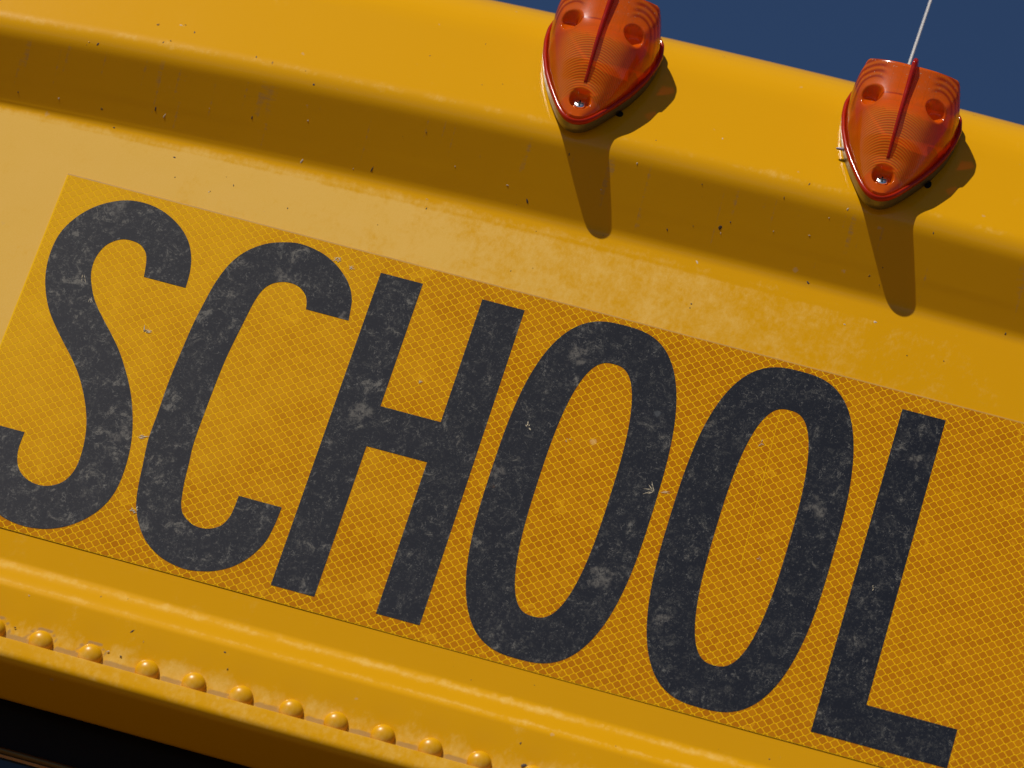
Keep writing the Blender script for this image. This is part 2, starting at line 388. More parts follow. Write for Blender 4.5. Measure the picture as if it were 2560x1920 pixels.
for rx in RX[:3]:
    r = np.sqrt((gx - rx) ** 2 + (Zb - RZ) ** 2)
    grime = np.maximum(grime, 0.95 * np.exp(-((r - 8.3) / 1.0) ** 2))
st = fbm(gx / 2.6, Zb / 60, 31, 3)
grime = np.maximum(grime, 0.52 * sst(st, 0.57, 0.78) * sst(zr, 262, 275) * sst(zr, 318, 300))
nx, nk = len(XS), len(PY)
V = np.stack([gx.ravel(), Y.ravel(), Z.ravel()], 1)
idx = np.arange(nx * nk).reshape(nx, nk)
F = np.stack([idx[:-1, :-1], idx[1:, :-1], idx[1:, 1:], idx[:-1, 1:]], -1).reshape(-1, 4)
def surf_y(x, zw):
    z = PZ + arch(x, PZ); ok = PZ > -83
    return float(np.interp(zw, z[ok], PY[ok]))
V = V.tolist(); F = F.tolist(); MI = [0] * len(F); dl = dust_and_glow.ravel().tolist(); gl_ = grime.ravel().tolist()
rng = random.Random(7)
def crumb(x, z, rx, rz, ang, h, mi):
    """small irregular dried lump stuck on the sheet"""
    y0 = surf_y(x, z); b = len(V); n = 9
    dz = 1.0; ty = (surf_y(x, z + dz) - surf_y(x, z - dz)) / (2 * dz)
    V.append([x, y0 - h, z]); ca, sa = math.cos(ang), math.sin(ang)
    for k in range(n):
        t = 2 * math.pi * k / n; r = rng.uniform(0.6, 1.25); u, v = rx * r * math.cos(t), rz * r * math.sin(t)
        xx, zz = u * ca - v * sa, u * sa + v * ca
        V.append([x + xx, y0 + ty * zz + 0.15, z + zz])
    for k in range(n):
        F.append([b, b + 1 + k, b + 1 + (k + 1) % n]); MI.append(mi)
    dl.extend([0] * (n + 1)); gl_.extend([0] * (n + 1))
MARKS = [(-175.2,250.9,1.00,0.70,0.00,1), (-135.7,242.1,1.10,0.80,0.30,1), (-210.7,257.7,0.70,0.80,0.00,2), (-234.6,255.3,0.60,0.60,0.00,1), (-154.6,265.9,0.60,1.60,0.10,1), (-148.7,263.4,0.50,1.50,-0.40,2), (-69.2,298.8,1.00,1.00,0.00,1), (-67.2,280.2,0.70,0.60,0.00,2), (66.7,269.8,0.80,2.20,0.70,1), (-24.4,265.2,0.80,2.60,-0.20,1), (-65.0,259.9,0.70,2.00,-0.40,2), (11.0,257.0,1.40,0.50,0.00,2), (53.3,275.1,1.30,0.40,0.00,2), (176.8,281.6,1.80,1.60,0.50,1), (178.0,279.1,0.50,1.20,0.40,2), (181.7,285.8,0.60,0.60,0.00,1), (226.9,289.2,1.10,0.50,0.00,2), (169.2,261.4,0.70,1.80,0.70,2), (233.0,266.1,0.70,1.80,0.80,1), (173.3,234.2,0.80,0.80,0.00,1), (271.5,282.9,0.50,0.50,0.00,1), (294.1,305.9,0.50,1.10,0.20,1), (219.3,315.9,0.40,1.60,-0.30,1), (275.5,252.7,1.30,0.70,0.00,2), (259.5,246.3,1.20,0.40,-0.30,2), (-146.2,314.2,0.60,1.30,0.10,1), (-155.4,317.1,1.40,0.90,0.00,2), (-12.4,340.3,0.60,0.50,0.00,1), (22.4,328.2,0.60,0.50,0.00,1), (33.5,332.6,0.50,0.40,0.00,1), (128.3,319.3,0.50,0.50,0.00,1), (-196.3,289.3,0.70,1.40,-0.40,1), (-160.7,300.8,0.60,1.30,-0.20,1), (-106.5,307.1,0.50,1.20,0.30,1), (-99.0,274.2,0.60,1.40,0.10,1), (206.1,-39.5,0.50,0.50,0.00,1), (-63.2,-65.9,0.60,0.60,0.00,1), (-10.4,-47.4,0.70,0.70,0.00,1), (-123.5,-65.8,0.80,0.40,0.00,1), (-62.2,-49.8,0.40,1.60,-0.70,1), (171.5,4.6,0.50,0.30,0.50,1), (154.1,-16.1,0.80,0.40,0.30,1), (-71.5,-30.5,0.30,0.30,0.00,1), (-122.5,-45.7,0.50,0.40,0.00,2), (-70.7,-64.9,0.90,0.70,0.30,2), (162.1,-65.1,1.80,1.20,0.30,1)]
for (x, z, a, b_, ang, mi) in MARKS: crumb(x, z, a, b_, ang, 0.35, mi)
for k in range(70):
    x = rng.uniform(-290, 420); z = rng.choice([rng.uniform(262, 312), rng.uniform(262, 400), rng.uniform(218, 262), rng.uniform(-60, -15)])
    s = rng.uniform(0.18, 0.55) * (1.5 if rng.random() < 0.12 else 1)
    crumb(x, z + float(arch(x, z)), s, s * rng.uniform(0.7, 2.6), rng.uniform(-0.5, 0.5), 0.2 + s * 0.4, 1 if rng.random() < 0.66 else 2)
cap = mesh("front_cap", V, F, [M['paint'], M['bug'], M['pale']], mi=MI, attrs=dict(dust_and_glow=dl, grime=gl_))

# roof behind the cap and side walls so that the shape is closed
def sheet(name, xs, prof, mats, parent=ROOT, d=0.2, archk=True):
    V = []; F = []
    for x in xs:
        for (y, z) in prof: V.append([x, y, z + (float(arch(x, z)) if archk else 0)])
    n = len(prof)
    for i in range(len(xs) - 1):
        for j in range(n - 1): F.append([i * n + j, (i + 1) * n + j, (i + 1) * n + j + 1, i * n + j + 1])
    return mesh(name, V, F, mats, parent, attrs=dict(dust_and_glow=[d] * len(V), grime=[0.0] * len(V)))
sheet("roof", np.arange(-850, 1366, 30), [(418, 448.5), (430, 451), (900, 470), (2600, 480)], M['paint'])
for sx in (-851, 1361.5):
    zt = 440 + float(arch(sx, 430)); yt = 60
    mesh("side_panel", [[sx, 33, -1500], [sx, 2600, -1500], [sx, 2600, zt + 30], [sx, 420, zt], [sx, 40, zt - 60], [sx, -20, 312 + float(arch(sx, 312))], [sx, 0, 250 + float(arch(sx, 250))], [sx, 0, -26], [sx, -7, -43], [sx, -7, -96]],
         [list(range(10))], M['paint'], smooth=False, attrs=dict(dust_and_glow=[0.2] * 10, grime=[0.0] * 10))

# ------------------------------------------------------------------ drip rail over the windscreen
RP = fillet([(-6.2, -75.2, 0), (-10.9, -75.0, 0.5), (-12.2, -87.5, 5.2), (36, -95.2, 9), (38, -70, 0)], 8)
RP = resample(RP, lambda p: 2.5)
xs = list(np.concatenate([np.arange(-850, -300, 15), np.arange(-300, 420, 3), np.arange(420, 1366, 15)]))
V = []; F = []; D = []; n = len(RP)
xa = np.array(xs); wob = 0.12 * (fbm(xa / 9, xa * 0, 41, 3) - 0.5)
for i, x in enumerate(xs):
    for j, p in enumerate(RP):
        V.append([x, p.x + (wob[i] if j < 3 else 0), p.y + (wob[i] * 2 if j < 3 else 0)])
        D.append(0.46 if p.y > -86 and p.x < -8 else 0.10)
for i in range(len(xs) - 1):
    for j in range(n - 1): F.append([i * n + j + 1, (i + 1) * n + j + 1, (i + 1) * n + j, i * n + j])
mesh("drip_rail", V, F, M['paint'], attrs=dict(dust_and_glow=D, grime=[0.0] * len(V)))

# ------------------------------------------------------------------ rivets
def dome_mesh(r, h, n=28, m=9):
    V = [[0, -h, 0]]; F = []
    for k in range(1, m + 1):
        a = math.pi / 2 * k / m
        for i in range(n):
            t = 2 * math.pi * i / n; V.append([r * math.sin(a) * math.cos(t), -h * math.cos(a), r * math.sin(a) * math.sin(t)])
    for i in range(n): F.append([0, 1 + i, 1 + (i + 1) % n])
    for k in range(m - 1):
        for i in range(n):
            a = 1 + k * n; F.append([a + i, a + n + i, a + n + (i + 1) % n, a + (i + 1) % n])
    b = 1 + (m - 1) * n; c = len(V)
    for i in range(n): V.append([V[b + i][0] * 1.04, 1.6, V[b + i][2] * 1.04])
    for i in range(n): F.append([b + i, c + i, c + (i + 1) % n, b + (i + 1) % n])
    return V, F
rv, rf = dome_mesh(6.5, 4.0)
dd = [min(0.95, max(0.05, 0.34 - v[2] * 0.09)) for v in rv]
riv0 = mesh("rivet", rv, rf, M['rivet'], attrs=dict(dust_and_glow=dd, grime=[0.30 if v[1] > 0 else 0.0 for v in rv]))
for i, x in enumerate(RX):
    o = riv0 if i == 0 else riv0.copy()
    if i: COL.objects.link(o)
    o.location = OFF + Vector((x, -6.3, RZ)) * MM
    o.rotation_euler = (0, rng.uniform(-0.35, 0.35), 0)

# ------------------------------------------------------------------ windscreen zone under the rail
mesh("windscreen_seal", [[-850, 42.0, -84.0], [1360, 42.0, -84.0], [1360, 38, -118.5], [-850, 38, -118.5], [1360, 70, -84.0], [-850, 70, -84.0]],
     [[3, 2, 1, 0], [0, 1, 4, 5]], M['dark'], smooth=False)
def tube(pts, r, n=10):
    V = []; F = []
    for (x, y, z) in pts:
        for i in range(n):
            t = 2 * math.pi * i / n; V.append([x, y + r * math.cos(t), z + r * math.sin(t)])
    for k in range(len(pts) - 1):
        for i in range(n): F.append([k * n + i, k * n + (i + 1) % n, (k + 1) * n + (i + 1) % n, (k + 1) * n + i])
    return V, F
mesh("windscreen_trim", *tube([(-850, 36.5, -120.0), (1360, 36.5, -120.0)], 2.1), M['gold'])
mesh("windscreen_glass", [[-840, 40, -122.5], [1350, 40, -122.5], [1350, 10, -1000], [-840, 10, -1000]], [[0, 3, 2, 1]], M['glass'], smooth=False)
mesh("cowl", [[-850, 9, -1000], [1360, 9, -1000], [1360, 9, -1500], [-850, 9, -1500]], [[0, 3, 2, 1]], M['paint'], smooth=False, attrs=dict(dust_and_glow=[.2] * 4, grime=[0.0] * 4))

# ------------------------------------------------------------------ reflective sign sheet
SLIVERS = [(183.7, 114.8, 4.2, 2.38, 0.23), (184.8, 114.1, 2.2, 2.03, 0.16), (184.8, 114.5, 3.9, 3.89, 0.24), (184.9, 114.6, 4.6, 2.2, 0.25), (184.6, 114.7, 2.3, 3.24, 0.17), (184.0, 115.0, 5.5, 1.96, 0.28), (183.8, 115.2, 5.7, 3.33, 0.2), (183.1, 113.8, 5.5, 3.77, 0.16), (184.3, 114.2, 3.8, 3.83, 0.21), (188.3, 114.9, 2.9, 0.05, 0.2), (188.9, 115.7, 4.8, 0.17, 0.17), (189.2, 115.5, 4.5, -0.03, 0.16), (107.3, 133.5, 1.1, 1.24, 0.3), (107.7, 132.5, 2.0, -0.71, 0.46), (106.0, 133.9, 1.0, 0.33, 0.48), (105.4, 133.8, 1.6, -0.77, 0.31), (106.5, 134.3, 2.2, 1.74, 0.31), (-26.9, 203.8, 1.9, -2.62, 0.21), (-26.8, 205.2, 1.2, 0.68, 0.19), (-26.0, 204.3, 2.4, 2.84, 0.23), (-25.6, 204.7, 1.9, 0.89, 0.32), (-25.2, 203.9, 1.6, 0.04, 0.19), (-25.6, 203.5, 1.8, 2.96, 0.21), (-25.5, 204.7, 0.9, 0.5, 0.14), (-25.3, 204.1, 1.7, 0.79, 0.27), (-26.8, 204.8, 0.9, 1.48, 0.32), (-25.5, 204.1, 1.7, -1.54, 0.2), (-25.5, 204.0, 1.5, -1.16, 0.21), (-25.6, 204.9, 1.0, 1.69, 0.19), (-17.4, 201.6, 1.7, -1.72, 0.2), (-17.2, 201.9, 0.8, 1.23, 0.27), (-17.6, 201.9, 1.8, -0.38, 0.24), (-17.4, 201.5, 1.3, 2.39, 0.22), (-16.0, 201.6, 1.7, -1.92, 0.17), (-16.0, 201.9, 1.5, 1.9, 0.14), (-17.3, 201.9, 1.7, -1.29, 0.2), (-15.8, 201.5, 1.2, -0.5, 0.12), (-97.0, 65.3, 5.5, 0.38, 0.32), (-97.6, 66.1, 3.0, 0.37, 0.26), (-98.5, 64.9, 3.2, 0.21, 0.15), (-97.4, 64.6, 3.2, 0.24, 0.31), (-84.8, 22.6, 2.1, 1.4, 0.34), (-86.5, 21.4, 1.8, -2.82, 0.36), (-84.7, 22.0, 1.4, 0.35, 0.27), (-85.8, 22.4, 2.0, -1.33, 0.27), (-85.0, 21.1, 1.5, -1.68, 0.39), (-85.0, 20.8, 1.9, 2.81, 0.35), (-86.3, 21.3, 0.8, 2.45, 0.32), (-85.1, 20.8, 1.4, -0.28, 0.19), (-86.8, 22.7, 0.9, -2.11, 0.41), (-151.9, 140.8, 3.4, -1.61, 0.13), (-151.8, 140.6, 3.7, -1.05, 0.13), (-150.9, 141.0, 3.6, -1.58, 0.09), (-151.2, 141.8, 3.0, -1.52, 0.13), (-151.6, 141.0, 3.8, -0.9, 0.15), (-159.5, 153.4, 3.7, -1.18, 0.11), (-161.0, 153.3, 4.8, -1.28, 0.14), (-160.2, 154.3, 5.8, -1.07, 0.18), (-160.8, 154.1, 3.9, -1.44, 0.17), (130.9, 132.1, 1.7, -0.19, 0.17), (129.3, 130.9, 1.5, -0.82, 0.19), (129.6, 132.4, 0.8, -0.86, 0.11), (250.5, 91.5, 1.8, -2.36, 0.14), (251.6, 91.4, 1.9, 2.52, 0.08), (251.9, 90.0, 1.4, 2.1, 0.15), (251.0, 91.0, 0.8, 3.11, 0.16), (-116.6, 129.3, 2.3, 0.58, 0.28), (-116.3, 128.8, 2.9, 0.94, 0.21), (-114.9, 128.9, 3.4, 0.2, 0.28), (-115.4, 129.4, 4.0, 0.39, 0.23), (-115.1, 128.4, 3.8, 1.16, 0.15), (-116.0, 128.9, 4.7, 1.8, 0.27), (-116.8, 129.2, 2.6, 0.45, 0.19), (-115.0, 128.6, 4.0, 0.56, 0.27), (314.8, 91.8, 0.7, 0.22, 0.25), (314.1, 92.4, 1.1, 1.07, 0.23), (315.2, 91.4, 1.5, -1.93, 0.29), (315.4, 92.3, 0.9, -2.15, 0.22), (314.4, 91.5, 1.0, 0.88, 0.13), (40.8, 142.3, 1.7, 0.92, 0.18), (41.6, 142.3, 1.9, 0.82, 0.19), (40.9, 141.6, 2.9, 1.5, 0.11), (41.1, 141.3, 2.9, 1.23, 0.18), (234.1, 160.6, 2.6, -1.82, 0.13), (233.5, 160.6, 2.2, 1.32, 0.17), (233.1, 159.9, 2.7, -0.2, 0.18), (233.5, 159.7, 2.6, -1.99, 0.15)]
HAIR = [(239.0, 181.0, 239.7, 156.5), (239.7, 156.5, 240.5, 136.0), (240.5, 136.0, 240.9, 113.1), (240.9, 113.1, 242.2, 83.0)]
SX0, SX1, SZ0, SZ1 = -190.4, 705.0, -9.0, 214.35
def clip(poly, ax, lim, sgn):
    out = []
    for i in range(len(poly)):
        a, b = poly[i], poly[(i + 1) % len(poly)]
        ia, ib = (a[ax] - lim) * sgn >= 0, (b[ax] - lim) * sgn >= 0
        if ia: out.append(a)
        if ia != ib:
            t = (lim - a[ax]) / (b[ax] - a[ax]); out.append((a[0] + t * (b[0] - a[0]), a[1] + t * (b[1] - a[1])))
    return out
PXH, PZH = 3.362, 4.72; hh = 1.05
V = []; F = []; MI = []
def quad(a, b, c, d, mi):
    k = len(V); V.extend([a, b, c, d]); F.append([k, k + 1, k + 2, k + 3]); MI.append(mi)
T = 0.4
N_BASE = 120
for i in range(N_BASE):
    xa, xb = SX0 + (SX1 - SX0) * i / N_BASE, SX0 + (SX1 - SX0) * (i + 1) / N_BASE
    for j in range(24):
        za, zb = SZ0 + (SZ1 - SZ0) * j / 24, SZ0 + (SZ1 - SZ0) * (j + 1) / 24
        quad([xa, -T, za], [xb, -T, za], [xb, -T, zb], [xa, -T, zb], 1)
quad([SX0, 0.2, SZ0], [SX1, 0.2, SZ0], [SX1, -T, SZ0], [SX0, -T, SZ0], 3)
quad([SX0, -T, SZ1], [SX1, -T, SZ1], [SX1, 0.2, SZ1], [SX0, 0.2, SZ1], 2)
quad([SX0, -T, SZ0], [SX0, -T, SZ1], [SX0, 0.2, SZ1], [SX0, 0.2, SZ0], 2)
quad([SX1, 0.2, SZ0], [SX1, 0.2, SZ1], [SX1, -T, SZ1], [SX1, -T, SZ0], 2)
# darker sealed strip along the upper edge
quad([SX0, -T - 0.03, SZ1 - 0.9], [SX1, -T - 0.03, SZ1 - 0.9], [SX1, -T - 0.03, SZ1], [SX0, -T - 0.03, SZ1], 2)
g2 = 0.26            # half width of the bright web
a_ = PXH - hh        # horizontal run of the slanted edges
hx = [(-hh / 2 - a_, 0), (-hh / 2, -PZH / 2), (hh / 2, -PZH / 2), (hh / 2 + a_, 0), (hh / 2, PZH / 2), (-hh / 2, PZH / 2)]
# shrink: scale towards centre, corners cut by the hexagon itself
sc = 1 - g2 / (PZH / 2) * 0.95
for i in range(int((SX1 - SX0) / PXH) + 2):
    for j in range(int((SZ1 - SZ0) / PZH) + 3):
        cx = SX0 + i * PXH + 0.4; cz = SZ0 + j * PZH + (PZH / 2 if i % 2 else 0) - 1.2
        P = [(cx + x * sc, cz + z * sc) for x, z in hx]
        for ax, lim, sg in ((0, SX0 + 0.8, 1), (0, SX1 - 0.8, -1), (1, SZ0 + 0.25, 1), (1, SZ1 - 0.8, -1)):
            if P: P = clip(P, ax, lim, sg)
        if len(P) < 3: continue
        ar = abs(sum(P[k][0] * P[(k + 1) % len(P)][1] - P[(k + 1) % len(P)][0] * P[k][1] for k in range(len(P)))) / 2
        if ar < 0.6: continue
        # round the two sharp side corners
        Q = []
        for k in range(len(P)):
            a, b, c = P[k - 1], P[k], P[(k + 1) % len(P)]
            Q.append((b[0] + (a[0] - b[0]) * 0.09, b[1] + (a[1] - b[1]) * 0.09)); Q.append((b[0] + (c[0] - b[0]) * 0.09, b[1] + (c[1] - b[1]) * 0.09))
        k = len(V); V.extend([[x, -T - 0.05, z] for x, z in Q]); F.append(list(range(k, k + len(Q)))); MI.append(0)
for (x, z, L_, a0, w_) in SLIVERS:          # nicks and scuffs cut through the ink and film
    ca, sa = math.cos(a0), math.sin(a0); k = len(V)
    for (u, v) in ((0, 0), (L_ * 0.45, w_), (L_, 0.02), (L_ * 0.4, -w_)): V.append([x + u * ca - v * sa, -T - 0.30, z + u * sa + v * ca])
    F.append([k, k + 3, k + 2, k + 1]); MI.append(4)
for (xa, za, xb, zb) in HAIR:
    k = len(V); V.extend([[xa - 0.13, -T - 0.12, za], [xa + 0.13, -T - 0.12, za], [xb + 0.13, -T - 0.12, zb], [xb - 0.13, -T - 0.12, zb]]); F.append([k + 3, k + 2, k + 1, k]); MI.append(1)
va = np.array(V)
sd = np.interp(va[:, 0], [-190, -120, -20, 90, 200], [0.95, 0.72, 0.52, 0.22, 0.05]) * np.interp(va[:, 2], [-9, 60, 214], [0.25, 0.8, 1.1])  # film painted lighter to the left and top, for sun glow beside slight dust
sd += 0.25 * (fbm(va[:, 0] / 30, va[:, 2] / 30, 51) - 0.5)
sign = mesh("sign_sheet", V, F, [M['cell'], M['web'], M['seal'], M['edge'], M['scuff']], smooth=False, mi=MI, attrs=dict(dust_and_glow=sd))

# ------------------------------------------------------------------ letters
def crspline(P, closed=True, n=6):
    out = []; L = len(P)
    rngk = range(L) if closed else range(L - 1)
    for i in rngk:
        p0, p1, p2, p3 = (P[(i - 1) % L], P[i], P[(i + 1) % L], P[(i + 2) % L]) if closed else (P[max(i - 1, 0)], P[i], P[i + 1], P[min(i + 2, L - 1)])
        for k in range(n):
            t = k / n
            out.append(tuple(0.5 * ((2 * p1[c]) + (-p0[c] + p2[c]) * t + (2 * p0[c] - 5 * p1[c] + 4 * p2[c] - p3[c]) * t * t + (-p0[c] + 3 * p1[c] - 3 * p2[c] + p3[c]) * t ** 3) for c in (0, 1)))
    if not closed: out.append(P[-1])
    return out
def superell(cx, cz, a, b, e, n=96):
    o = []
    for i in range(n):
        t = 2 * math.pi * i / n; c, s = math.cos(t), math.sin(t)
        o.append((cx + a * math.copysign(abs(c) ** (2 / e), c), cz + b * math.copysign(abs(s) ** (2 / e), s)))
    return o
W = 24.8; HL = 203.2
Hh = [(0, 0), (W, 0), (W, 95.9), (59.8, 95.9), (59.8, 0), (84.6, 0), (84.6, HL), (59.8, HL), (59.8, 121.9), (W, 121.9), (W, HL), (0, HL)]
Ll = [(303.5, 0), (378.6, 0), (378.6, 23.5), (328.3, 23.5), (328.3, HL), (303.5, HL)]
Cout = [(-8.3, 168.6), (-9.6, 177.5), (-10.8, 182.7), (-14.1, 189.5), (-19.5, 195.8), (-27.3, 201.9), (-37.1, 206.3), (-49.0, 208.1), (-58.4, 206.4), (-68.0, 202.4), (-76.9, 194.9), (-83.4, 184.5), (-87.4, 171.0), (-89.4, 157.5), (-91.2, 140.8), (-92.1, 122), (-92.7, 103), (-92.3, 82), (-92.1, 65.2), (-90.1, 50.3), (-88.6, 39.0), (-86.9, 29.8), (-84.6, 22.4), (-80.0, 13.6), (-73.2, 5.5), (-64.4, -0.4), (-55.6, -3.3), (-46.2, -4.2), (-36.7, -2.4), (-29.5, 0.5), (-22.1, 5.7), (-15.5, 13.7), (-10.7, 24.2), (-9.0, 35.8), (-8.6, 46.4)]
Cin = [(-33.4, 168.7), (-34.7, 173.9), (-36.9, 177.7), (-40.9, 181.0), (-45.7, 182.3), (-51.4, 181.7), (-56.9, 178.7), (-60.6, 173.4), (-62.8, 164.9), (-64.2, 152.8), (-65.5, 140.2), (-66.8, 125), (-67.4, 103), (-67.4, 72.6), (-66.0, 58.6), (-64.7, 46.1), (-63.3, 37.9), (-61.8, 31.7), (-58.7, 26.6), (-53.4, 23.1), (-47.9, 21.9), (-42.3, 22.9), (-37.1, 26.4), (-34.3, 32.4), (-33.5, 39.2), (-33.4, 46.5)]
S1 = [(-127.3, 162.4), (-129.3, 172.6), (-132.2, 178.6), (-137.7, 182.3), (-146.7, 182.1), (-154.0, 176.3), (-157.3, 167.0), (-156.9, 157.5), (-153.8, 148.9), (-148.5, 139.6), (-140.7, 130.4), (-132.5, 121.7), (-125.3, 113.3), (-118.7, 103.8), (-112.6, 93.7), (-107.6, 83.2), (-102.8, 69.9), (-99.9, 57.2), (-98.6, 42.8), (-99.3, 29.8), (-102.7, 19.1), (-108.8, 10.0), (-117.4, 2.3), (-126.8, -2.4), (-135.8, -4.4), (-145.2, -4.4), (-154.5, -2.3), (-163.5, 2.8), (-171.5, 10.2), (-178.0, 20.5), (-182.3, 34), (-184, 50)]
S2 = [(-102.6, 162.4), (-103.4, 172.7), (-105.9, 182.6), (-111.0, 192.1), (-119.6, 200.3), (-131.3, 206.3), (-143.6, 208.2), (-155.5, 205.9), (-167.7, 198.5), (-176.6, 187.9), (-182.0, 175.2), (-182.9, 160.6), (-180.7, 147.2), (-176.3, 135.6), (-171.0, 126.3), (-164.4, 117.9), (-157.0, 109.7), (-149.4, 101.6), (-142.1, 92.5), (-135.6, 81.9), (-131.2, 73), (-127.9, 64.3), (-125.5, 53.8), (-124.5, 42.8), (-125.3, 34.3), (-128.8, 27.0), (-135.0, 22.6), (-141.8, 21.4), (-149.0, 23.2), (-154.3, 27.4), (-157.5, 33.2), (-159.0, 40.2), (-159.1, 50)]
def letter(name, loops, label=None):
    cu = bpy.data.curves.new(name, 'CURVE'); cu.dimensions = '2D'; cu.fill_mode = 'BOTH'; cu.extrude = 0.00006
    for L in loops:
        sp = cu.splines.new('POLY'); sp.points.add(len(L) - 1); sp.use_cyclic_u = True
        for p, (x, z) in zip(sp.points, L): p.co = (x * MM, z * MM, 0, 1)
    tmp = bpy.data.objects.new("tmp", cu); COL.objects.link(tmp)
    bpy.context.view_layer.update()
    me = bpy.data.meshes.new_from_object(tmp.evaluated_get(bpy.context.evaluated_depsgraph_get()))
    bpy.data.objects.remove(tmp)
    me.transform(Matrix(((1, 0, 0, 0), (0, 0, 1, 0), (0, 1, 0, 0), (0, 0, 0, 1)))); me.flip_normals()
    me.name = name; me.materials.clear(); me.materials.append(M['ink'])
    n = len(me.vertices); c = np.zeros(n * 3); me.vertices.foreach_get('co', c); c = c.reshape(-1, 3)
    c[:, 1] = np.where(c[:, 1] > 0, 0, c[:, 1])
    at = me.attributes.new('dust_and_glow', 'FLOAT', 'POINT')
    at.data.foreach_set('value', np.interp(c[:, 0] * 1000, [-190, -90, 60, 200, 400], [1.0, 0.75, 0.38, 0.15, 0.0]).astype(np.float32))  # sun haze for the ink colour, strongest at left; also thickens the scuffs
    me.polygons.foreach_set('use_smooth', [False] * len(me.polygons))
    o = bpy.data.objects.new(name, me); COL.objects.link(o); o.parent = sign; o.location = (0, -(T + 0.13) * MM, 0)
    return o
letter("letter", [crspline(S1, False) + crspline(S2, False)[::-1]])
letter("letter", [crspline(Cout, False) + crspline(Cin, False)[::-1]])
letter("letter", [Hh])
letter("letter", [superell(141.2, 103.0, 46.1, 107.0, 2.75), superell(142.0, 103.6, 20.3, 81.0, 2.65)])
letter("letter", [superell(243.1, 103.2, 45.9, 106.8, 2.75), superell(243.6, 103.6, 20.3, 81.0, 2.65)])
letter("letter", [Ll])

# ------------------------------------------------------------------ marker lamps
LAM = math.radians(17)
HW = ([0, 0.03, 0.15, 0.4, 0.8, 1.2, 3, 6, 10, 16, 25, 38, 52, 66, 77, 88, 96, 101, 104], [0, 0.7, 1.55, 2.55, 3.6, 4.4, 6.9, 9.5, 12.2, 15.6, 20.4, 26.4, 31.0, 33.7, 34.4, 32.6, 27.5, 19.0, 0])
def outline(off=0.0, n=120):
    """teardrop outline, nose at s=0"""
    ss = []; k = n // 2
    for i in range(k + 1):
        t = i / k; ss.append(104 * 0.5 * (1 - math.cos(math.pi * t)))
    pts = [(np.interp(s, *HW), s) for s in ss]
    full = [(w_, s) for w_, s in pts] + [(-w_, s) for w_, s in pts[-2:0:-1]]
    P = np.array(full)
    for _ in range(3): P = (np.roll(P, 1, 0) + 2 * P + np.roll(P, -1, 0)) / 4
    d = np.roll(P, -1, 0) - np.roll(P, 1, 0); d /= np.linalg.norm(d, axis=1)[:, None] + 1e-9
    nrm = np.stack([d[:, 1], -d[:, 0]], 1)
    return P + nrm * off
def smin(a, b, k):
    h = np.clip(0.5 + 0.5 * (b - a) / k, 0, 1); return b * (1 - h) + a * h - k * h * (1 - h)
def lens_h(wv, s):
    Wd = np.interp(s, HW[0], HW[1]) - 2.3
    Wd = np.maximum(Wd, 6.0)
    hc = np.interp(s, [0, 5, 15, 25, 35, 47, 60, 80, 104], [8.0, 9.2, 11.8, 17.8, 25.0, 32.0, 39.5, 64, 64])
    q = np.clip(np.abs(wv) / Wd, 0, 1)
    cone = 5.0 + (hc - 5.0) * (1 - q ** np.interp(s, [0, 30, 50, 80], [3.4, 2.8, 2.3, 2.2])) ** 0.5
    plane = 33.2 + (s - 45) * 0.12 + 0.0024 * np.clip(s - 47, 0, 40) ** 2 - 0.0098 * wv ** 2
    h = smin(cone, plane, 4.0)
    back = 5 + 60 * np.sqrt(np.clip(1 - ((s - 76) / 14.0), 0, 1)) * 1.0
    h = np.where(s > 70, smin(h, 5 + (36) * np.sqrt(np.clip(1 - np.clip((s - 82) / 9.0, 0, 1) ** 2, 0, 1)) + np.clip(82 - s, 0, 20) * 3, 1.5), h)
    def well(h, cw, cs, r, floor, soft):
        d = np.sqrt((wv - cw) ** 2 + (s - cs) ** 2)
        k = sst(d, r, r + soft)
        return np.minimum(h, floor + (h - floor) * k) if True else h
    h = well(h, 0, 14.5, 4.5, 7.4, 2.2)
    for sg in (-1, 1): h = well(h, sg * 19.0, 60.0, 3.4, 25.5, 3.6)
    return h
